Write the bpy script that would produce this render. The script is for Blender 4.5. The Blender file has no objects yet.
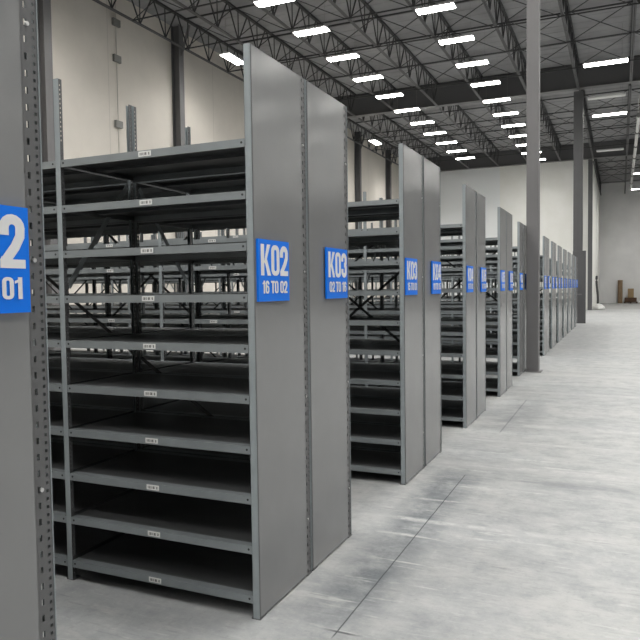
import bpy, math, random
from mathutils import Matrix, Vector
random.seed(7)
sc = bpy.context.scene
COL = sc.collection

# ------------------------------------------------------------------ helpers
class MB:
    """collects quads/boxes and links them as one mesh object"""
    def __init__(s): s.v = []; s.f = []; s.cuts = []
    def slot(s): s.cuts.append(len(s.f)); return s     # later faces take the next material
    def poly(s, pts):
        n = len(s.v); s.v += [tuple(p) for p in pts]; s.f.append(tuple(range(n, n + len(pts)))); return s
    def box(s, x0, x1, y0, y1, z0, z1):
        n = len(s.v)
        s.v += [(x0,y0,z0),(x1,y0,z0),(x1,y1,z0),(x0,y1,z0),(x0,y0,z1),(x1,y0,z1),(x1,y1,z1),(x0,y1,z1)]
        s.f += [tuple(n+i for i in q) for q in ((0,3,2,1),(4,5,6,7),(0,1,5,4),(1,2,6,5),(2,3,7,6),(3,0,4,7))]
        return s
    def bar(s, a, b, w, h, up=(0,0,1)):
        a = Vector(a); b = Vector(b); d = (b-a).normalized(); u = Vector(up)
        r = d.cross(u)
        if r.length < 1e-4: r = d.cross(Vector((1,0,0)))
        r.normalize(); u = r.cross(d)
        n = len(s.v)
        for p in (a, b):
            for i, j in ((-1,-1),(1,-1),(1,1),(-1,1)):
                s.v.append(tuple(p + r*(i*w/2) + u*(j*h/2)))
        s.f += [tuple(n+i for i in q) for q in ((0,3,2,1),(4,5,6,7),(0,1,5,4),(1,2,6,5),(2,3,7,6),(3,0,4,7))]
        return s
    def tube(s, pts, r, seg=10, cap=True):
        pts = [Vector(p) for p in pts]; n0 = len(s.v)
        for k, p in enumerate(pts):
            d = (pts[min(k+1, len(pts)-1)] - pts[max(k-1, 0)]).normalized()
            a = d.cross(Vector((0,0,1)))
            if a.length < 1e-3: a = d.cross(Vector((1,0,0)))
            a.normalize(); b = d.cross(a)
            rr = r[k] if isinstance(r, (list, tuple)) else r
            for i in range(seg):
                t = 2*math.pi*i/seg
                s.v.append(tuple(p + a*(rr*math.cos(t)) + b*(rr*math.sin(t))))
        for k in range(len(pts)-1):
            for i in range(seg):
                j = (i+1) % seg
                s.f.append((n0+k*seg+i, n0+k*seg+j, n0+(k+1)*seg+j, n0+(k+1)*seg+i))
        if cap:
            s.f.append(tuple(n0+i for i in range(seg)))
            s.f.append(tuple(n0+(len(pts)-1)*seg+i for i in reversed(range(seg))))
        return s
    def mesh(s, name, mat, smooth=False):
        me = bpy.data.meshes.new(name); me.from_pydata(s.v, [], s.f); me.update()
        for m in (mat if isinstance(mat, (list, tuple)) else [mat]): me.materials.append(m)
        if s.cuts:
            for p in me.polygons: p.material_index = sum(1 for c in s.cuts if p.index >= c)
        if smooth:
            for p in me.polygons: p.use_smooth = True
        return me
    def build(s, name, mat, parent=None, loc=(0,0,0), bevel=0, smooth=False):
        return put(name, s.mesh(name, mat, smooth), parent, loc, bevel)

def put(name, me, parent=None, loc=(0,0,0), bevel=0):
    o = bpy.data.objects.new(name, me); COL.objects.link(o); o.location = loc
    if parent: o.parent = parent
    if bevel:
        m = o.modifiers.new('bevel', 'BEVEL'); m.width = bevel; m.segments = 2; m.limit_method = 'ANGLE'
    return o
def thing(name, label, cat, loc=(0,0,0), group=None):
    o = bpy.data.objects.new(name, None); COL.objects.link(o); o.location = loc; o.empty_display_size = .1
    return tag(o, label, cat, group)
def tag(o, label, cat, group=None):
    o['label'] = label; o['category'] = cat; o['kind'] = 'thing'
    if group: o['group'] = group
    return o
def struct(o): o['kind'] = 'structure'; return o
ORD = 'first second third fourth fifth sixth seventh eighth ninth tenth eleventh twelfth thirteenth fourteenth fifteenth sixteenth seventeenth eighteenth nineteenth twentieth'.split()

# ------------------------------------------------------------------ materials
def mat(name, col, rough=.5, metal=0., spec=.5, var=0., vscale=4., bump=0., bscale=30., bdist=.01):
    m = bpy.data.materials.new(name); m.use_nodes = True
    nt = m.node_tree; b = nt.nodes['Principled BSDF']
    b.inputs['Base Color'].default_value = (*col, 1); b.inputs['Roughness'].default_value = rough
    b.inputs['Metallic'].default_value = metal; b.inputs['Specular IOR Level'].default_value = spec
    tc = nt.nodes.new('ShaderNodeTexCoord')
    if var:
        n = nt.nodes.new('ShaderNodeTexNoise'); n.inputs['Scale'].default_value = vscale; n.inputs['Detail'].default_value = 5
        nt.links.new(tc.outputs['Object'], n.inputs['Vector'])
        r = nt.nodes.new('ShaderNodeMapRange'); r.inputs[1].default_value = .3; r.inputs[2].default_value = .7
        r.inputs[3].default_value = 1-var; r.inputs[4].default_value = 1+var
        nt.links.new(n.outputs[0], r.inputs[0])
        h = nt.nodes.new('ShaderNodeVectorMath'); h.operation = 'SCALE'; h.inputs[0].default_value = col
        nt.links.new(r.outputs[0], h.inputs['Scale']); nt.links.new(h.outputs[0], b.inputs['Base Color'])
    if bump:
        n2 = nt.nodes.new('ShaderNodeTexNoise'); n2.inputs['Scale'].default_value = bscale; n2.inputs['Detail'].default_value = 2
        nt.links.new(tc.outputs['Object'], n2.inputs['Vector'])
        bp = nt.nodes.new('ShaderNodeBump'); bp.inputs['Strength'].default_value = bump; bp.inputs['Distance'].default_value = bdist
        nt.links.new(n2.outputs[0], bp.inputs['Height']); nt.links.new(bp.outputs[0], b.inputs['Normal'])
    return m
def emit(name, col, s):
    m = bpy.data.materials.new(name); m.use_nodes = True
    b = m.node_tree.nodes['Principled BSDF']; b.inputs['Base Color'].default_value = (.8,.8,.8,1)
    b.inputs['Emission Color'].default_value = (*col, 1); b.inputs['Emission Strength'].default_value = s
    return m

M_PANEL = mat('grey_panel_paint', (.222,.225,.228), .17, 0, .75, .05, 2.5, .25, 2.2, .012)
M_POST  = mat('grey_post_paint', (.31,.345,.36), .3, 0, .6, .06, 8)
M_FLANGE = mat('shade_darkened_upright_paint', (.125,.127,.13), .45, 0, .4, .06, 8)  # post paint darkened for the less lit side flange
M_TRAY = mat('shade_darkened_tray_paint', (.095,.098,.10), .34, 0, .5, .1, 5)  # shelf paint darkened to carry the shade between the shelves
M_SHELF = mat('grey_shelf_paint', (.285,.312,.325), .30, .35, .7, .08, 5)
M_BRACE = mat('dark_brace_steel', (.05,.053,.055), .5, .3)
M_BLUE  = mat('blue_sign_plastic', (.006,.195,.90), .4, 0, .2)
M_WHITE = mat('white_lettering', (.82,.82,.84), .5, 0, .2)
M_STEEL = mat('dark_roof_steel', (.045,.046,.048), .5, 0, .4, .1, 3)
M_COLUMN= mat('grey_column_paint', (.17,.167,.17), .5, 0, .4, .04, 2)
M_CHORD = mat('mid_grey_roof_steel', (.11,.11,.112), .5, 0, .4)
M_GUARD = mat('charcoal_steel', (.10,.10,.104), .5, 0, .4, .05, 2)
M_HOUSE = mat('white_fixture_metal', (.7,.7,.7), .4)
M_LENS  = emit('lit_lens', (1.,.98,.93), 26.)
M_LENS_OFF = mat('frosted_lens', (.75,.75,.73), .5)
M_BOLT  = mat('zinc', (.6,.6,.6), .35, .6)
M_CARD  = mat('cardboard', (.27,.19,.12), .8, 0, .2, .12, 3)
M_WOOD  = mat('pallet_wood', (.10,.06,.04), .8, 0, .2, .2, 5)
M_TAN   = mat('tan_carton', (.36,.26,.15), .8, 0, .2, .1, 3)
M_WPIPE = mat('white_pipe_paint', (.75,.75,.73), .45)
M_HOSE  = mat('dark_rubber', (.08,.08,.08), .6)
M_BAG   = mat('white_plastic_film', (.75,.75,.73), .5, 0, .4, .1, 4, .4, 6, .05)
M_CONDUIT = mat('grey_conduit', (.5,.48,.44), .5)
M_BOX   = mat('grey_junction_metal', (.22,.22,.21), .5)

def mat_label():
    m = mat('shelf_label_paper', (.8,.8,.78), .6, 0, .2)
    nt = m.node_tree; b = nt.nodes['Principled BSDF']
    tc = nt.nodes.new('ShaderNodeTexCoord'); sp = nt.nodes.new('ShaderNodeSeparateXYZ')
    nt.links.new(tc.outputs['Object'], sp.inputs[0])
    w = nt.nodes.new('ShaderNodeTexNoise'); w.noise_dimensions = '1D'; w.inputs['Scale'].default_value = 1.0
    k = nt.nodes.new('ShaderNodeMath'); k.operation = 'MULTIPLY'; k.inputs[1].default_value = 160
    nt.links.new(sp.outputs['X'], k.inputs[0]); nt.links.new(k.outputs[0], w.inputs['W'])
    th = nt.nodes.new('ShaderNodeMath'); th.operation = 'GREATER_THAN'; th.inputs[1].default_value = .5
    nt.links.new(w.outputs[0], th.inputs[0])
    az = nt.nodes.new('ShaderNodeMath'); az.operation = 'ABSOLUTE'; nt.links.new(sp.outputs['Z'], az.inputs[0])
    lz = nt.nodes.new('ShaderNodeMath'); lz.operation = 'LESS_THAN'; lz.inputs[1].default_value = .007; nt.links.new(az.outputs[0], lz.inputs[0])
    ax = nt.nodes.new('ShaderNodeMath'); ax.operation = 'ABSOLUTE'; nt.links.new(sp.outputs['X'], ax.inputs[0])
    lx = nt.nodes.new('ShaderNodeMath'); lx.operation = 'LESS_THAN'; lx.inputs[1].default_value = .032; nt.links.new(ax.outputs[0], lx.inputs[0])
    m1 = nt.nodes.new('ShaderNodeMath'); m1.operation = 'MULTIPLY'; nt.links.new(th.outputs[0], m1.inputs[0]); nt.links.new(lz.outputs[0], m1.inputs[1])
    m2 = nt.nodes.new('ShaderNodeMath'); m2.operation = 'MULTIPLY'; nt.links.new(m1.outputs[0], m2.inputs[0]); nt.links.new(lx.outputs[0], m2.inputs[1])
    mx = nt.nodes.new('ShaderNodeMix'); mx.data_type = 'RGBA'
    mx.inputs[6].default_value = (.8,.8,.78,1); mx.inputs[7].default_value = (.15,.15,.15,1)
    nt.links.new(m2.outputs[0], mx.inputs[0]); nt.links.new(mx.outputs[2], b.inputs['Base Color'])
    return m
M_LABEL = mat_label()

class NT:
    """tiny node-math helper"""
    def __init__(s, nt): s.nt = nt
    def n(s, t, **kw):
        x = s.nt.nodes.new(t)
        for k, v in kw.items(): setattr(x, k, v)
        return x
    def m(s, op, a, b=0., clamp=False):
        x = s.n('ShaderNodeMath', operation=op); x.use_clamp = clamp
        for i, q in enumerate((a, b)):
            if isinstance(q, (int, float)): x.inputs[i].default_value = q
            else: s.nt.links.new(q, x.inputs[i])
        return x.outputs[0]
    def noise(s, vec, scale, detail=4, rough=.5):
        x = s.n('ShaderNodeTexNoise'); x.inputs['Scale'].default_value = scale; x.inputs['Detail'].default_value = detail
        x.inputs['Roughness'].default_value = rough; s.nt.links.new(vec, x.inputs['Vector']); return x.outputs[0]
    def rng(s, a, lo, hi, o0, o1):
        x = s.n('ShaderNodeMapRange'); s.nt.links.new(a, x.inputs[0])
        for i, q in enumerate((lo, hi, o0, o1)): x.inputs[i+1].default_value = q
        return x.outputs[0]
    def mix(s, fac, c0, c1):
        x = s.n('ShaderNodeMix'); x.data_type = 'RGBA'
        if isinstance(fac, (int, float)): x.inputs[0].default_value = fac
        else: s.nt.links.new(fac, x.inputs[0])
        for i, q in ((6, c0), (7, c1)):
            if isinstance(q, tuple): x.inputs[i].default_value = (*q, 1)
            else: s.nt.links.new(q, x.inputs[i])
        return x.outputs[2]

def mat_floor():
    m = mat('sealed_concrete', (.5,.5,.5), .5, 0, .35); nt = m.node_tree; b = nt.nodes['Principled BSDF']; h = NT(nt)
    tc = h.n('ShaderNodeTexCoord'); P = tc.outputs['Object']
    sp = h.n('ShaderNodeSeparateXYZ'); nt.links.new(P, sp.inputs[0]); X, Y = sp.outputs[0], sp.outputs[1]
    big = h.noise(P, .5, 6, .65); mid = h.noise(P, 4.2, 10, .75); fine = h.noise(P, 18, 6, .7)
    c = h.mix(h.rng(big, .38, .62, 0, 1), (.345,.355,.36), (.415,.42,.415))
    c = h.mix(h.rng(mid, .48, .64, 0, .7), c, (.275,.287,.295))
    c = h.mix(h.rng(mid, .46, .34, 0, .6), c, (.46,.46,.45))
    c = h.mix(h.rng(fine, .55, .72, 0, .5), c, (.49,.49,.48))
    c = h.mix(h.rng(fine, .44, .30, 0, .5), c, (.23,.24,.245))
    mp = h.n('ShaderNodeMapping'); mp.inputs['Scale'].default_value = (1.3, 3.6, 1); nt.links.new(P, mp.inputs[0])
    st = h.noise(mp.outputs[0], 1.5, 12, .8)
    c = h.mix(h.rng(st, .52, .64, 0, .55), c, (.26,.27,.277))
    c = h.mix(h.rng(st, .47, .36, 0, .6), c, (.46,.456,.446))
    def band(v, c0, w, soft):   # 1 inside |v-c0|<w
        d = h.m('ABSOLUTE', h.m('SUBTRACT', v, c0)); return h.rng(d, w, w+soft, 1, 0)
    def between(v, a, b2, soft=.15):
        return h.m('MULTIPLY', h.rng(v, a, a+soft, 0, 1), h.rng(v, b2-soft, b2, 1, 0))
    # grey cement residue stain beside the first joint, and one further on
    n1 = h.rng(h.noise(P, 3.4, 8, .75), .36, .58, .15, 1)
    s1 = h.m('MULTIPLY', h.m('MULTIPLY', between(X, -1.56, -1.05, .18), between(Y, 2.7, 6.2, .5)), n1)
    c = h.mix(h.m('MULTIPLY', s1, .9), c, (.15,.165,.178))
    s2 = h.m('MULTIPLY', h.m('MULTIPLY', between(X, -1.5, -.8, .2), between(Y, 7.4, 10.4, .6)), n1)
    c = h.mix(h.m('MULTIPLY', s2, .5), c, (.19,.20,.21))
    s3 = h.m('MULTIPLY', h.m('MULTIPLY', between(X, -.75, .3, .4), between(Y, 5.6, 6.1, .2)), n1)
    c = h.mix(h.m('MULTIPLY', s3, .45), c, (.22,.23,.24))
    # pale scratches
    brk = h.rng(h.noise(P, 4.5, 4, .7), .42, .6, 0, 1)
    mp2 = h.n('ShaderNodeMapping'); mp2.inputs['Rotation'].default_value = (0,0,.5); mp2.inputs['Scale'].default_value = (1.2, 16, 1); nt.links.new(P, mp2.inputs[0])
    sc2 = h.noise(mp2.outputs[0], 1.0, 3, .5)
    c = h.mix(h.m('MULTIPLY', h.rng(sc2, .60, .66, 0, .75), h.m('MULTIPLY', brk, between(X, -1.8, .3, .5))), c, (.56,.56,.545))
    # pale cement smears across the aisle and fine scuffs
    for y0, wd in ((6.25, .10), (7.3, .05), (8.25, .12), (4.6, .04), (10.9, .10), (13.2, .15)):
        c = h.mix(h.m('MULTIPLY', h.m('MULTIPLY', band(Y, y0, wd*.4, wd), h.rng(mid, .45, .6, 0, .8)), h.rng(X, -1.8, -1.4, 0, 1)), c, (.53,.53,.52))
    mp3 = h.n('ShaderNodeMapping'); mp3.inputs['Rotation'].default_value = (0,0,-.9); mp3.inputs['Scale'].default_value = (2.2, 30, 1); nt.links.new(P, mp3.inputs[0])
    sc3 = h.noise(mp3.outputs[0], 1.0, 4, .6)
    c = h.mix(h.m('MULTIPLY', h.rng(sc3, .60, .68, 0, .55), brk), c, (.20,.208,.214))
    c = h.mix(h.m('MULTIPLY', h.rng(sc3, .40, .33, 0, .5), brk), c, (.52,.52,.51))
    # saw-cut joints
    wob = h.m('MULTIPLY', h.m('SUBTRACT', h.noise(P, 9, 2), .5), .006)
    Xw = h.m('ADD', X, wob); Yw = h.m('ADD', Y, wob)
    j = h.m('MULTIPLY', band(Xw, -1.236, .0025, .003), between(Y, 2.85, 5.9, .05))
    c = h.mix(h.m('MULTIPLY', j, .9), c, (.05,.055,.06))
    j2 = h.m('MULTIPLY', h.m('MULTIPLY', band(Yw, 5.86, .02, .05), brk), between(X, -1.35, 9., .1))
    c = h.mix(h.m('MULTIPLY', j2, .5), c, (.2,.21,.215))
    j3 = h.m('MULTIPLY', band(Yw, 2.93, .005, .006), between(X, -1.32, -1.10, .08))
    c = h.mix(h.m('MULTIPLY', j3, .85), c, (.06,.065,.07))
    for y0 in (8.8, 11.75, 14.7, 20.5, 26.4):
        jj = h.m('MULTIPLY', band(Yw, y0, .03, .09), h.m('MULTIPLY', brk, h.rng(X, -1.6, -1.3, 0, .5))); c = h.mix(jj, c, (.25,.26,.26))
    jj = h.m('MULTIPLY', band(Xw, -1.236, .006, .008), between(Y, 7.7, 10.2, .1)); c = h.mix(h.m('MULTIPLY', jj, .6), c, (.12,.125,.13))
    # unsealed slab beyond the threshold line
    c = h.mix(h.rng(Y, 51.4, 51.6, 0, .8), c, (.28,.277,.27))
    nt.links.new(c, b.inputs['Base Color'])
    nt.links.new(h.rng(mid, .3, .7, .42, .6), b.inputs['Roughness'])
    bp = h.n('ShaderNodeBump'); bp.inputs['Strength'].default_value = .15; bp.inputs['Distance'].default_value = .004
    nt.links.new(fine, bp.inputs['Height']); nt.links.new(bp.outputs[0], b.inputs['Normal'])
    return m
M_FLOOR = mat_floor()

def mat_wall(name, col, axis=1, joint=6.1, off=0., split=None):
    m = mat(name, col, .8, 0, .15); nt = m.node_tree; b = nt.nodes['Principled BSDF']; h = NT(nt)
    tc = h.n('ShaderNodeTexCoord'); P = tc.outputs['Object']
    sp = h.n('ShaderNodeSeparateXYZ'); nt.links.new(P, sp.inputs[0]); A = sp.outputs[axis]
    n = h.noise(P, .7, 5, .6)
    c = h.mix(h.rng(n, .3, .7, 0, 1), tuple(v*.95 for v in col), tuple(min(v*1.05, .9) for v in col))
    if split: c = h.mix(h.rng(A, split[0]-.02, split[0]+.02, 0, 1), split[1], c)
    if joint:
        fr = h.m('ABSOLUTE', h.m('SUBTRACT', h.m('FRACT', h.m('DIVIDE', h.m('SUBTRACT', A, off), joint)), .5))
        c = h.mix(h.rng(fr, .4975, .499, 0, .5), c, tuple(v*.55 for v in col))
    nt.links.new(c, b.inputs['Base Color'])
    return m
M_WALL_L = mat_wall('cream_concrete', (.70,.66,.60), 1, 6.1, 11.2)
M_WALL_B = mat_wall('pale_concrete', (.88,.88,.83), 0, 0, 0, (-7.95, (.85,.87,.875)))
M_WALL_F = mat_wall('grey_wall', (.84,.84,.835), 0, 0)
M_WALL_O = mat_wall('light_grey_wall', (.55,.55,.53), 1, 6.1)
M_DECK = mat('roof_deck_paint', (.30,.30,.304), .6, 0, .3, .12, 1.2)

# ------------------------------------------------------------------ room shell
HW = 11.3
XL, XR, YB, YF1, YF2, XS = -15.0, 30.0, -60.0, 50.0, 69.7, -1.80
f = MB().box(XL-.3, XR+.3, YB-.3, YF2+.3, -.2, 0).build('floor', M_FLOOR); struct(f)
c = MB()
y = YB; prof = []
while y < YF2+.3:
    prof += [(y, HW), (y+.42, HW), (y+.45, HW+.018), (y+.57, HW+.018)]; y += .60
for (a, za), (b2, zb) in zip(prof, prof[1:]):
    c.poly([(XL-.3,a,za),(XL-.3,b2,zb),(XR+.3,b2,zb),(XR+.3,a,za)])
c.box(XL-.3, XR+.3, YB-.3, YF2+.3, HW+.05, HW+.1)
struct(c.build('ceiling', M_DECK))
struct(MB().box(XL-.3, XL, YB, YF1+.3, 0, HW+.08).build('wall_left', M_WALL_L))
struct(MB().box(XL, XS, YF1, YF1+.3, 0, HW+.08).build('wall_back', M_WALL_B))
struct(MB().box(XS-.3, XS, YF1+.3, YF2, 0, HW+.08).build('wall_return', M_WALL_B))
struct(MB().box(XS-.3, XR, YF2, YF2+.3, 0, HW+.08).build('wall_far', M_WALL_F))
struct(MB().box(XR, XR+.3, YB, YF2, 0, HW+.08).build('wall_right', M_WALL_O))
struct(MB().box(XL, XR, YB-.3, YB, 0, HW+.08).build('wall_front', M_WALL_O))

# ------------------------------------------------------------------ lettering (heavy condensed capitals)
def rrect(x0, x1, y0, y1, r, n=6):
    pts = []
    for cx, cy, a0 in ((x1-r, y1-r, 0), (x0+r, y1-r, 90), (x0+r, y0+r, 180), (x1-r, y0+r, 270)):
        for i in range(n+1):
            a = math.radians(a0 + 90*i/n); pts.append((cx + r*math.cos(a), cy + r*math.sin(a)))
    return pts
def ring(out, inn):
    n = len(out); return [[out[i], out[(i+1) % n], inn[(i+1) % n], inn[i]] for i in range(n)]
def stroke(pts, w):
    L = []; R = []
    for i, p in enumerate(pts):
        a = pts[max(i-1, 0)]; b = pts[min(i+1, len(pts)-1)]
        def nrm(p, q):
            d = (q[0]-p[0], q[1]-p[1]); l = math.hypot(*d) or 1; return (-d[1]/l, d[0]/l)
        if i == 0: n = nrm(p, b); k = 1
        elif i == len(pts)-1: n = nrm(a, p); k = 1
        else:
            n1 = nrm(a, p); n2 = nrm(p, b); n = (n1[0]+n2[0], n1[1]+n2[1]); l = math.hypot(*n) or 1; n = (n[0]/l, n[1]/l)
            k = min(1/max(n[0]*n1[0]+n[1]*n1[1], .35), 2.2)
        L.append((p[0]+n[0]*w/2*k, p[1]+n[1]*w/2*k)); R.append((p[0]-n[0]*w/2*k, p[1]-n[1]*w/2*k))
    return [[L[i], R[i], R[i+1], L[i+1]] for i in range(len(pts)-1)]
def arc(cx, cy, rx, ry, a0, a1, n=8):
    return [(cx + rx*math.cos(math.radians(a0+(a1-a0)*i/n)), cy + ry*math.sin(math.radians(a0+(a1-a0)*i/n))) for i in range(n+1)]
Wd = .37
def glyph(ch):   # 1 wide (K wider), 2 tall
    if ch in '0O': return ring(rrect(0,1,0,2,.42), rrect(.36,.64,.3,1.7,.13))
    if ch == '1': return [[(.28,0),(.66,0),(.66,2),(.28,2)], [(.0,1.42),(.28,1.5),(.28,1.78),(.0,1.66)], [(.28,1.5),(.45,2),(.4,2),(.28,1.78)]], 
    if ch == '2': return stroke([(.185,1.22)] + arc(.5,1.5,.315,.32,180,0) + [(.80,1.2),(.60,.80),(.26,.34)], Wd) + [[(.0,0),(1,0),(1,.33),(.0,.33)], [(.0,.3),(.45,.3),(.42,.62),(.06,.42)]]
    if ch == '3': return stroke([(.185,1.3)] + arc(.5,1.52,.315,.3,180,0) + [(.815,1.3)] + arc(.55,1.2,.25,.16,0,-90), Wd) + stroke([(.5,1.04)] + arc(.5,.8,.315,.24,80,0) + arc(.5,.48,.315,.3,0,-180) + [(.185,.7)], Wd)
    if ch == '4': return [[(.5,0),(.86,0),(.86,2),(.5,2)], [(0,.38),(1.02,.38),(1.02,.7),(0,.7)], [(0,.7),(.32,.7),(.66,2),(.42,2)]]
    if ch == '5': return [[(.05,1.68),(.95,1.68),(.95,2),(.05,2)], [(.05,.9),(.4,.9),(.4,1.9),(.05,1.9)]] + stroke([(.3,1.12),(.5,1.16)] + arc(.5,.86,.315,.28,80,0) + arc(.5,.48,.315,.3,0,-180) + [(.185,.66)], Wd)
    if ch == '6': return ring(rrect(0,1,0,1.25,.42), rrect(.36,.64,.3,.95,.13)) + stroke([(.185,.6),(.185,1.5)] + arc(.5,1.5,.315,.32,180,0) + [(.815,1.4)], Wd)
    if ch == '7': return [[(0,1.66),(1,1.66),(1,2),(0,2)], [(.15,0),(.52,0),(1,1.68),(.62,1.68)]]
    if ch == '8': return ring(rrect(.03,.97,.95,2,.4), rrect(.36,.64,1.2,1.74,.13)) + ring(rrect(0,1,0,1.1,.4), rrect(.36,.64,.28,.84,.13))
    if ch == '9': return ring(rrect(0,1,.75,2,.42), rrect(.36,.64,1.05,1.7,.13)) + stroke([(.815,1.4),(.815,.5)] + arc(.5,.5,.315,.32,0,-180) + [(.185,.6)], Wd)
    if ch == 'K': return [[(0,0),(.38,0),(.38,2),(0,2)], [(.36,.86),(.52,.7),(1.12,2),(.72,2)], [(.40,1.0),(.62,1.24),(1.16,0),(.76,0)]]
    if ch == 'T': return [[(.28,0),(.66,0),(.66,2),(.28,2)], [(-.04,1.66),(.98,1.66),(.98,2),(-.04,2)]]
    return []
def adv(ch): return {'K': 1.2, '1': .78, ' ': .42, 'T': 1.0}.get(ch, 1.08)
def text_mb(mb, s, y0, y1, z0, z1, x):
    W = sum(adv(ch) for ch in s) - .08
    sy = (y1-y0)/W; sz = (z1-z0)/2; cur = 0
    for ch in s:
        g = glyph(ch)
        if isinstance(g, tuple): g = g[0]
        for q in g:
            pts = [(x + len(mb.f)*1.5e-5, y0 + (cur+p[0])*sy, z0 + p[1]*sz) for p in q]
            a = Vector(pts[1])-Vector(pts[0]); b = Vector(pts[2])-Vector(pts[0])
            if a.cross(b).x < 0: pts.reverse()
            mb.poly(pts)
        cur += adv(ch)

# ------------------------------------------------------------------ shelving
X0 = -1.637; BAY = 1.222; HP = 2.84
DN, DF = .628, .632       # depth of the near and the far run of a pair
LEVELS = [.117 + .2525*i for i in range(10)]

def post_mesh(s, name, inner=False):
    """s=+1: front plate at y=0, flange going to +y; s=-1 mirrored. Flange stands in the plane x=0."""
    mb = MB()
    y = lambda v: v*s
    # front plate with rolled lip, 36 mm wide
    ya, yb = sorted((y(0), y(.003))); mb.box(-.036, 0, ya, yb, 0, HP)
    ya, yb = sorted((y(0), y(.018))); mb.box(-.036, -.033, ya, yb, 0, HP)
    mb.slot()
    # perforated flange: small holes near the front edge, long slots behind
    def strip(a, b, pitch, ha, hb, hz, x):
        n = int(HP/pitch)
        ya, yb, yc, yd = (y(v) for v in (a, ha, hb, b))
        def q(y0, y1, z0, z1):
            mb.box(x-.003, x, min(y0,y1), max(y0,y1), z0, z1)
        q(ya, yb, 0, HP); q(yc, yd, 0, HP)
        z = 0
        for k in range(n+1):
            zc = pitch*(k+.5)
            if zc+hz/2 > HP-.01: break
            q(yb, yc, z, zc-hz/2); z = zc+hz/2
        q(yb, yc, z, HP)
    strip(.003, .030, .0254, .012, .021, .010, -.003)
    if not inner: strip(.030, .072, .0508, .046, .056, .020, 0)
    # foot
    ya, yb = sorted((y(0), y(.06))); mb.box(-.045, .004, ya, yb, 0, .005)
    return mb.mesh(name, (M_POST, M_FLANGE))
POST = {1: post_mesh(1, 'post'), -1: post_mesh(-1, 'post_mirrored')}
POST_IN = {1: post_mesh(1, 'post_inner', True), -1: post_mesh(-1, 'post_inner_mirrored', True)}

def shelf_mesh(depth, name):
    mb = MB(); L = BAY-.040
    mb.box(-L, 0, 0, .003, -.040, 0)                        # front beam
    mb.box(-L, 0, .003, .045, -.001, 0)  # pale strip over the tray: lit front edge put into the colour
    mb.box(-L, 0, depth-.003, depth, -.040, 0)              # rear beam
    mb.box(-L, 0, depth-.045, depth-.003, -.001, 0)
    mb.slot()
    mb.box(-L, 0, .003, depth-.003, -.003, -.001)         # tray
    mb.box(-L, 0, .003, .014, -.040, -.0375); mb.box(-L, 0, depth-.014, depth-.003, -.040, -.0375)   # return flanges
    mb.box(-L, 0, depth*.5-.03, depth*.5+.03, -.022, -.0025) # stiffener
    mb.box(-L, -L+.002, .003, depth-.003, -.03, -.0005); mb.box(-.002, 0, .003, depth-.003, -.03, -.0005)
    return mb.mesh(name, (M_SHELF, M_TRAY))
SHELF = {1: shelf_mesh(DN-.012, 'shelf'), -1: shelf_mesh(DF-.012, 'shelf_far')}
SHELF_DOT = MB()
for xx in (-.018, -BAY+.058): SHELF_DOT.tube([(xx, .001, -.018), (xx, -.0015, -.018)], .006, 8)
RIVET = SHELF_DOT.mesh('rivet', M_BRACE)
LABEL = MB().box(-.040, .040, -.0025, 0, -.0135, .0135).mesh('label_plate', M_LABEL)

def panel_mesh(y0, y1, name):
    mb = MB(); mb.box(0, .004, y0, y1, .012, HP-.004)
    mb.box(-.012, .004, y0, y0+.003, .012, HP-.004); mb.box(-.012, .004, y1-.003, y1, .012, HP-.004)
    mb.box(-.012, .004, y0, y1, HP-.007, HP-.004)
    return mb.mesh(name, M_PANEL)
PANEL_N = panel_mesh(.004, DN-.072, 'end_panel'); PANEL_F = panel_mesh(.004, DF-.072, 'end_panel_far')
def brace_mesh(flip, z0, z1, name):
    a, b2 = (-.03, -BAY+.03) if not flip else (-BAY+.03, -.03)
    return MB().bar((a, 0, z0), (b2, 0, z1), .004, .032, (0,0,1)).mesh(name, M_BRACE)
def strap(flip, z0, z1, y, name):
    a, b2 = (-.03, -BAY+.03) if not flip else (-BAY+.03, -.03)
    d = Vector((b2-a, 0, z1-z0)).normalized(); n = Vector((-d.z, 0, d.x))*.012
    mb = MB(); A = Vector((a, y, z0)); B = Vector((b2, y, z1)); t = Vector((0, .003, 0))
    p = [A+n, A-n, B-n, B+n]
    mb.poly(p); mb.poly([q+t for q in reversed(p)])
    for i in range(4): mb.poly([p[i], p[i]+t, p[(i+1)%4]+t, p[(i+1)%4]])
    return mb.mesh(name, M_BRACE)
STRAPS = [[strap(fl, z0, z1, 0 if fl else .004, 'cross_brace') for fl in (0, 1)] for z0, z1 in ((1.0, 1.95), (.55, 1.5), (1.35, 2.3))]
STRAP_ONE = [strap(0, .45, 1.22, 0, 'cross_brace_low'), strap(0, 1.25, 2.05, 0, 'cross_brace_high')]
SIDE = {1: MB().bar((-.018, .06, 1.70), (-.018, DN-.05, 2.32), .03, .004, (1,0,0)).mesh('side_brace', M_POST),
        -1: MB().bar((-.018, .06, 2.32), (-.018, DF-.05, 1.70), .03, .004, (1,0,0)).mesh('side_brace_far', M_POST)}
SIGN_P = MB().box(0, .012, 0, .335, 0, .310).mesh('sign_plate', M_BLUE)
BOLT = MB().tube([(0, 0, 0), (.006, 0, 0)], .007, 8).mesh('bolt', M_BOLT)

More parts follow.
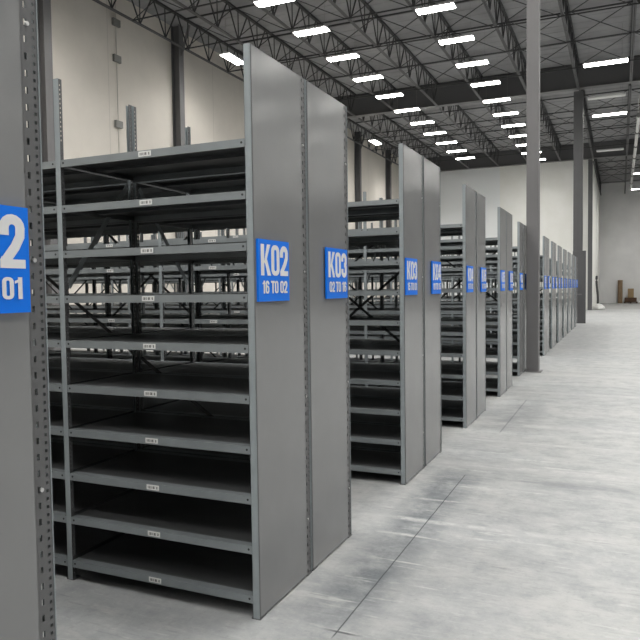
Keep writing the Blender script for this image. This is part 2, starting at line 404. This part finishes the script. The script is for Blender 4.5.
def run(pair, near, Y, bays, text, label, labels_to=0, skip=()):
    """one run of shelving: near = open side towards the camera"""
    s = 1 if near else -1
    D = DN if near else DF
    t = thing('shelving_unit', label, 'shelving', (X0-(.05 if pair == 5 else 0), Y, 0), 'back-to-back shelving runs beside the aisle')
    front, rear = (0, D-.002) if near else (D, .002)
    for b in range(bays+1):
        x = -b*BAY
        PP = POST_IN if b else POST
        put('post', PP[s], t, (x, front, 0)); put('post', PP[-s], t, (x, rear, 0))
        if b % 2 == 1: put('side_brace', SIDE[s], t, (x, 0, 0))
    for b in range(bays):
        x = -b*BAY - .038
        for k, z in enumerate(LEVELS):
            if (b, k) in skip: continue
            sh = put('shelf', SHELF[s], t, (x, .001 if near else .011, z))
            if near and b < labels_to:
                put('label_plate', LABEL, sh, (-BAY/2+.01, -.0005, -.019))
                if b < 2: put('rivet', RIVET, sh)
        z0s = STRAPS[(b + pair + (0 if near else 1)) % 3]
        yb = D-.008 if near else .002
        if pair == 1:
            if not near and b < 2: put('cross_brace', STRAP_ONE[b], t, (x+.019, yb, 0))
            continue
        if not near and b % 2 == pair % 2:
          for me in z0s: put('cross_brace', me, t, (x+.019, yb, 0))
    put('end_panel', PANEL_N if near else PANEL_F, t, (.001, 0, 0))
    if pair < 3:
        for z in (.33, 1.04, 1.75, 2.46): put('bolt', BOLT, t, (.0, D-.052 if near else D-.045, z))
    ys = .02 if near else D-.083-.335
    sg = put('sign', SIGN_P, t, (.005 if near else .011, ys, 1.593))
    if not near:
        put('sign_bracket', MB().box(0, .006, .06, .27, .05, .26).mesh('sign_bracket', M_POST), t, (.005, ys, 1.593))
    sg['label'] = 'blue rack sign with white lettering'
    mb = MB()
    text_mb(mb, text[0], .024, .320, .130, .286, .0128)
    text_mb(mb, text[1], .036, .306, .040, .104, .0128)
    mb.build('lettering', M_WHITE, sg)
    return t

PAIRS = [2.885, 5.39, 7.85, 10.30, 12.80, 16.72, 18.76, 20.80, 22.86, 24.92, 26.98, 29.04]
# the pair beside the camera: only its far run stands in view
run(0, False, 1.577-DF, 4, ('K02', '15 TO 01'), 'grey shelving run nearest the camera at the left edge, blue sign ending 2 over 01')
where = ['', '', '', '', '', '', '', '', '', '', '', '', '']
for i, Y in enumerate(PAIRS):
    nb = 8 if i < 5 else (5 if i < 7 else 3)
    a, b2 = i+2, i+3
    tn = ('K%02d' % a, '16 TO 02' if i % 2 == 0 else '15 TO 01')
    tf = ('K%02d' % b2, '02 TO 16' if i % 2 == 0 else '01 TO 15')
    if i == 0:
        ln, lf = 'grey steel shelving run with large blue sign K02 16 TO 02 and open empty shelves', 'grey shelving run behind the K02 16 TO 02 run, blue sign K03 02 TO 16'
    elif i == 1:
        ln, lf = 'grey shelving run facing the camera across the gap behind sign K03 02 TO 16', 'grey shelving run back to back with the second camera-facing rack, sign K04'
    elif i < 4:
        o = ORD[i]
        ln, lf = f'camera-facing grey shelving run of the {o} double rack from the left front', f'rear grey shelving run of the {o} double rack from the left front'
    elif i == 4:
        ln, lf = 'camera-facing grey shelving run partly hidden by the nearest tall column', 'rear grey shelving run hidden behind the nearest tall column'
    else:
        o = ORD[i-5]
        ln, lf = f'distant camera-facing shelving run, {o} double rack beyond the nearest tall column', f'distant rear shelving run, {o} double rack beyond the nearest tall column'
    run(i+1, True, Y, nb, tn, ln, 4 if i == 0 else (3 if i < 3 else 0))
    run(i+1, False, Y+DN+.008, nb, tf, lf)

# ------------------------------------------------------------------ columns
def hss(name, label, x0, x1, y0, y1, z1, m, base=True):
    t = thing(name, label, 'column', ((x0+x1)/2, (y0+y1)/2, 0), 'steel columns along the aisle')
    hx, hy = (x1-x0)/2, (y1-y0)/2
    MB().box(-hx, hx, -hy, hy, 0, z1).build('shaft', m, t, bevel=.015)
    if base: MB().box(-hx-.004, hx+.05, -hy-.05, hy+.05, 0, .018).build('base_plate', m, t)
    return t
hss('steel_column', 'tall grey square steel column nearest the camera, rising past the racks to the roof', -1.655, -1.425, 13.52, 13.75, HW, M_COLUMN)
c2 = hss('steel_column', 'second grey steel column, at the end of the rack row', -1.915, -1.53, 32.06, 32.45, 10.2, M_GUARD)
t = thing('column_guard', 'tall charcoal steel guard panel wrapping the foot of the second column', 'guard', (-1.64, 31.9, 0))
MB().box(-.275, .265, -.06, .06, 0, 3.2).build('guard_plate', M_GUARD, t, bevel=.02)
MB().box(-.1, .1, -.075, -.058, 1.25, 1.31).build('handle', M_COLUMN, t)
c3 = hss('steel_column', 'third steel column, narrow and far off beside the white return wall', -2.02, -1.74, 49.5, 49.8, 10.2, M_GUARD)

# wall posts along the left wall
for k, y in enumerate((8.3, 14.47, 20.8, 26.9, 33.1, 39.35, 45.35)):
    lab = {1: 'dark steel wall post at the far left beside the nearest rack upright', 2: 'dark steel wall post on cream wall left of sign K02 panel',
           5: 'left one of two dark wall posts seen right of the K03 panel', 6: 'right one of two dark wall posts seen right of the K03 panel'}.get(k, 'dark steel wall post on left wall hidden behind the racks')
    t = thing('wall_post', lab, 'post', (-14.8, y, 0), 'steel posts along the left wall')
    m = MB(); m.box(-.19, -.17, -.14, .14, 0, HW); m.box(.13, .15, -.14, .14, 0, HW); m.box(-.17, .13, -.012, .012, 0, HW)
    m.build('wide_flange', M_COLUMN if k in (1, 2) else M_GUARD, t)
    MB().bar((.14, 0, 10.2), (.52, 0, 11.25), .07, .07).build('knee_brace', M_COLUMN, t)

# ------------------------------------------------------------------ roof steel
for g, (yg, lab) in enumerate(((31.95, 'deep dark steel roof girder above the second column'), (49.6, 'deep dark roof girder further back above the third column'))):
    t = thing('roof_girder', lab, 'girder', (0, yg, 10.25))
    MB().box(XL+.35, XR, -.015, .015, .02, 1.02).build('web', M_CHORD, t)
    MB().box(XL+.35, XR, -.16, .16, 0, .025).build('bottom_flange', M_COLUMN, t)
    MB().box(XL+.35, XR, -.16, .16, 1.02, 1.048).build('top_flange', M_STEEL, t)
spans = ((13.2, 31.75, 'near'), (32.2, 49.4, 'middle'), (50.4, 69.6, 'far'))
TX = [.36 + 2.07*k for k in range(-7, 2)]
for sp, (ya, yb, nm) in enumerate(spans):
    L = yb-ya
    mt = MB().box(-.05, -.008, 0, L, 11.23, 11.298).box(.008, .05, 0, L, 11.23, 11.298).mesh('top_chord', M_STEEL)
    mbm = MB().box(-.055, -.008, 0, L, 10.2, 10.206).box(.008, .055, 0, L, 10.2, 10.206).box(-.014, -.008, 0, L, 10.2, 10.26).box(.008, .014, 0, L, 10.2, 10.26).mesh('bottom_chord', M_CHORD)  # bottom chord paler than the webs: caught light put into its colour
    w = MB(); n = int(L/1.3); st = L/n
    for k in range(n):
        w.bar((0, k*st+.05, 11.25), (0, (k+.5)*st, 10.23), .034, .034); w.bar((0, (k+.5)*st, 10.23), (0, (k+1)*st-.05, 11.25), .034, .034)
        w.bar((0, (k+.5)*st, 10.23), (0, (k+.5)*st, 11.25), .026, .026)
    mw = w.mesh('web', M_STEEL)
    for k, x in enumerate(TX):
        if sp == 2 and x < XS: continue      # the back wall closes the hall there
        bl = {'near': 'in front of the nearer girder', 'middle': 'between the two roof girders', 'far': 'beyond the farther girder'}[nm]
        t = thing('roof_truss', f'dark open-web roof truss {bl}, {ORD[k]} out from the left wall', 'truss', (x, ya, 0), 'roof trusses along the hall')
        for nme, me in (('top_chord', mt), ('bottom_chord', mbm), ('web', mw)): put(nme, me, t)
def bridging(xs, nm):
    b = MB()
    for x0, x1 in zip(xs, xs[1:]):
        b.bar((x0+.07, 0, 10.18), (x1-.07, 0, 11.2), .022, .022); b.bar((x0+.07, 0, 11.2), (x1-.07, 0, 10.18), .022, .022)
    b.bar((xs[0]+.07, 0, 11.2), (xs[-1], 0, 11.2), .05, .05).bar((xs[0]+.07, 0, 10.176), (xs[-1], 0, 10.176), .035, .035)
    return b.mesh(nm, M_STEEL)
brm = bridging(TX + [4.5, 6.6, 8.7], 'bridging'); brs = bridging([x for x in TX if x > XS] + [4.5, 6.6, 8.7], 'bridging_short')
k = 0
for y in (17.4, 20.2, 23.0, 25.5, 28.6, 36.75, 39.75, 42.5, 45.15, 53.4, 57.1, 61.0):
    tag(put('roof_bridging', brm if y < 50 else brs, None, (0, y, 0)), f'thin dark cross-braced roof bridging line, {ORD[k]} from the camera', 'bridging', 'bridging lines between the roof trusses'); k += 1

# ------------------------------------------------------------------ lights
LZ = 9.88
def lamp_meshes(Lx, nm):
    h = MB().box(-Lx/2-.02, Lx/2+.02, -.2, .2, .052, .10).box(-Lx/2, Lx/2, -.07, .07, .10, .14).mesh(nm+'housing', M_HOUSE)
    pr = [(-.19, .05), (-.18, .034), (-.1, .028), (0, .026), (.1, .028), (.18, .034), (.19, .05)]
    d = MB()
    for (a, za), (b2, zb) in zip(pr, pr[1:]): d.poly([(-Lx/2, a, za), (-Lx/2, b2, zb), (Lx/2, b2, zb), (Lx/2, a, za)])
    d.poly([(-Lx/2, p[0], p[1]) for p in reversed(pr)]); d.poly([(Lx/2, p[0], p[1]) for p in pr])
    d.poly([(-Lx/2, -.19, .05), (Lx/2, -.19, .05), (Lx/2, .19, .05), (-Lx/2, .19, .05)])
    hg = MB().tube([(0, 0, .14), (0, 0, 1.41)], .004, 6).mesh(nm+'hanger', M_BOX)
    lit = d.mesh(nm+'lens', M_LENS); off = d.mesh(nm+'lens_unlit', M_LENS_OFF)
    return h, lit, off, hg
SHORT = lamp_meshes(1.12, ''); LONG = lamp_meshes(1.5, 'long_')
def lamp(x, y, label, kind=SHORT, rot=0, lit=True, group='strip lights hung from the roof', z=LZ):
    t = thing('ceiling_light', label, 'light', (x, y, z), group); t.rotation_euler.z = rot
    if lit:
        ld = LAMP[kind is LONG]
        lo = bpy.data.objects.new('lamp', ld); COL.objects.link(lo); lo.parent = t; lo.location = (0, 0, .022)
    put('housing', kind[0], t); put('lens', kind[1] if lit else kind[2], t)
    for q in (-1, 1): put('hanger', kind[3], t, (q*(.46 if kind is SHORT else .57), 0, 0))
    return t
LAMP = []
for Lx, P in ((1.08, 62.), (1.45, 70.)):
    ld = bpy.data.lights.new('lamp', 'AREA'); ld.shape = 'RECTANGLE'; ld.size = Lx; ld.size_y = .3; ld.energy = P
    ld.color = (1., .985, .955); ld.spread = math.radians(145); LAMP.append(ld)
OUT = 'unseen white strip light hung overhead outside the frame'  # rows behind and to the right are added to brighten lips and panels
OG = 'strip lights overhead outside the frame'
ya = [17.55, 20.1, 22.8, 25.45, 28.15, 30.75, 33.4, 35.95, 38.6, 41.2, 43.7]
for k, y in enumerate(ya): lamp(-9.12, y, f'lit strip light, {ORD[k]} from the near end of the row nearest the left wall', group='left row of strip lights')
yb = [20.1, 22.9, 25.55, 28.25, 30.95, 33.55, 36.1, 38.7, 41.3, 43.9, 46.5]
for k, y in enumerate(yb): lamp(-5.06, y, f'lit strip light, {ORD[k]} from the near end of the middle row', group='middle row of strip lights')
lamp(-.55, 27.65, 'lit long strip light above the aisle in front of the nearer girder', LONG)
lamp(-.60, 32.6, 'unlit long strip light just behind the nearer girder above the aisle', LONG, lit=False)
lamp(-.52, 35.95, 'lit long strip light above the aisle just beyond the nearer girder', LONG)
lamp(-.62, 45.4, 'unlit strip light just before the farther girder above the aisle', LONG, lit=False)
lamp(1.6, 54.5, 'nearer one of two lit strip lights at the far right end of the white pipe', LONG, z=9.7)
lamp(1.6, 63.2, 'farther one of two lit strip lights at the far right end of the white pipe', LONG, z=9.7)
for y, l in ((21.2, 'lit strip light turned lengthwise near the left wall, beside the K02 panel top'), (36.6, 'small lit strip light turned lengthwise by the left wall, above the second rack')):
    lamp(-12.72, y, l, rot=math.pi/2)
for y in (5.8, 13.5, 28.9, 44.3): lamp(-12.72, y, 'lengthwise strip light near the left wall hidden from view', rot=math.pi/2, group='hidden strip lights near the left wall')
for x in (-9.2, -5.12):
    for k in range(20): lamp(x, 14.9 - k*3.7, OUT, LONG, group=OG)  # rows carried on unseen behind the camera, added to brighten upper shelf lips
for y in [16., 12.2, 8.4, 4.6, .8, -3., -6.8, -10.6, -14.4, -18.2, -22., -26., -30., -34., -38., -42., -46., -50., -54., -58.]: lamp(-.55, y, OUT, LONG, group=OG)  # aisle row extended unseen far behind the camera for the same lift
for x in (8., 12.2, 17., 22., 27.):  # unseen rows added to lighten the tops of the end panels
    for k in range(8): lamp(x, 10 + k*6., OUT, LONG, group=OG)
for x in (3.8,):  # unseen row added to light the floor and panel faces
    for k in range(30): lamp(x, -55 + k*4.1, OUT, LONG, group=OG)

# ------------------------------------------------------------------ things far down the aisle and on the walls
t = thing('overhead_pipe', 'white overhead pipe run at the right edge under the roof', 'pipe', (.80, 37., 10.))
pm = MB()
for a in range(0, 28, 4): pm.tube([(0, a+.1, 0), (0, a+3.9, 0)], .085, 12)
pm.build('pipe', M_WPIPE, t, smooth=False)
for a in range(0, 28, 4):
    MB().tube([(0, a, 0), (0, a+.1, 0)], .12, 12).build('coupling', M_BOX, t)
    MB().tube([(0, a+2, .08), (0, a+2, 1.29)], .015, 6).build('hanger', M_WPIPE, t)

cb = tag(MB().tube([(0,0,0), (0,0,2.15)], .21, 20).build('cardboard_tube', M_CARD, None, (.02, 69.35, 0), smooth=False), 'tall brown cardboard tube standing against the far grey wall', 'tube')
t = thing('wood_pallet', 'dark wooden pallet on the floor by the far grey wall', 'pallet', (.92, 69.0, 0))
for q in (-.5, 0, .5): MB().box(q-.05, q+.05, -.5, .5, 0, .10).build('stringer', M_WOOD, t)
dk = MB()
for q in range(7): dk.box(-.6, .6, -.5+q*.148, -.5+q*.148+.11, .10, .125)
dk.build('deck', M_WOOD, t)
t = thing('carton', 'wide dark brown carton lying on the pallet by the far wall', 'box', (.92, 69.05, .125))
MB().box(-.5, .5, -.35, .35, 0, .38).build('body', M_WOOD, t, bevel=.02)
MB().box(-.5, .5, -.03, .03, .38, .384).build('tape', M_TAN, t)
t = thing('carton', 'upright tan carton standing on the dark carton by the far wall', 'box', (.92, 69.05, .509))
MB().box(-.25, .25, -.22, .22, 0, .84).build('body', M_TAN, t, bevel=.02)
MB().box(-.25, .25, -.02, .02, .84, .844).build('tape', M_CARD, t)

hp = [(-1.47+.05*math.sin(z*2.3), 51.6+.03*math.cos(z*3), z) for z in [2.35-.12*i for i in range(19)]]
hp[-1] = (hp[-1][0], hp[-1][1], .10)
tag(MB().tube(hp, .075, 10).build('hanging_hose', M_HOSE, None, smooth=True), 'dark hose hanging down by the white return wall at the far end', 'hose')
MBb = MB(); segs = 16
bagp = []
for i, (r, z) in enumerate(((.28,0),(.38,.06),(.36,.2),(.26,.32),(.12,.4),(.02,.42))):
    bagp.append([( r*math.cos(2*math.pi*j/segs)*(1+.15*math.sin(3*j+i)), .8*r*math.sin(2*math.pi*j/segs)*(1+.12*math.cos(2*j+i)), z) for j in range(segs)])
for a, b2 in zip(bagp, bagp[1:]):
    for j in range(segs): MBb.poly([a[j], a[(j+1) % segs], b2[(j+1) % segs], b2[j]])
MBb.poly(list(reversed(bagp[0])))
tag(MBb.build('plastic_bag', M_BAG, None, (-1.36, 50.75, 0), smooth=True), 'small crumpled white bag on the floor under the hanging hose', 'bag')

# conduit and boxes on the left wall
t = thing('wall_conduit', 'thin grey conduit with small boxes on cream left wall above the nearest rack', 'conduit', (-14.96, 17.66, 0))
MB().tube([(0,0,5.6), (0,0,11.29)], .012, 8).build('conduit_tube', M_CONDUIT, t)
for z in (10.35, 9.2, 7.1): MB().box(-.03, .06, -.16, .16, z-.11, z+.11).build('junction_box', M_BOX, t)

# ------------------------------------------------------------------ camera
R = Matrix(((0.9136937516819491, -0.006627774331626132, 0.4063493579972458),
            (0.40619756209383423, 0.046712719640790934, -0.9125905228374809),
            (-0.012933239593793201, 0.9988863776381, 0.04537330583547597)))
cam = bpy.data.cameras.new('camera'); co = bpy.data.objects.new('camera', cam); COL.objects.link(co)
co.matrix_world = Matrix.Translation((0, 0, 1.65)) @ R.to_4x4()
cam.sensor_width = 36; cam.sensor_fit = 'HORIZONTAL'; cam.lens = 674/640*36; cam.clip_start = .05; cam.clip_end = 200
sc.camera = co

# ------------------------------------------------------------------ world, colour
w = bpy.data.worlds.new('world'); sc.world = w; w.use_nodes = True
w.node_tree.nodes['Background'].inputs[0].default_value = (.5,.5,.5,1); w.node_tree.nodes['Background'].inputs[1].default_value = .05
sc.view_settings.view_transform = 'Standard'; sc.view_settings.look = 'None'; sc.view_settings.gamma = 1
sc.view_settings.use_curve_mapping = False; sc.view_settings.exposure = 0.0
sc.cycles.use_denoising = True
sc.cycles.max_bounces = 6; sc.cycles.diffuse_bounces = 2; sc.cycles.glossy_bounces = 3
sc.cycles.caustics_reflective = False; sc.cycles.caustics_refractive = False
sc.cycles.sample_clamp_indirect = 6
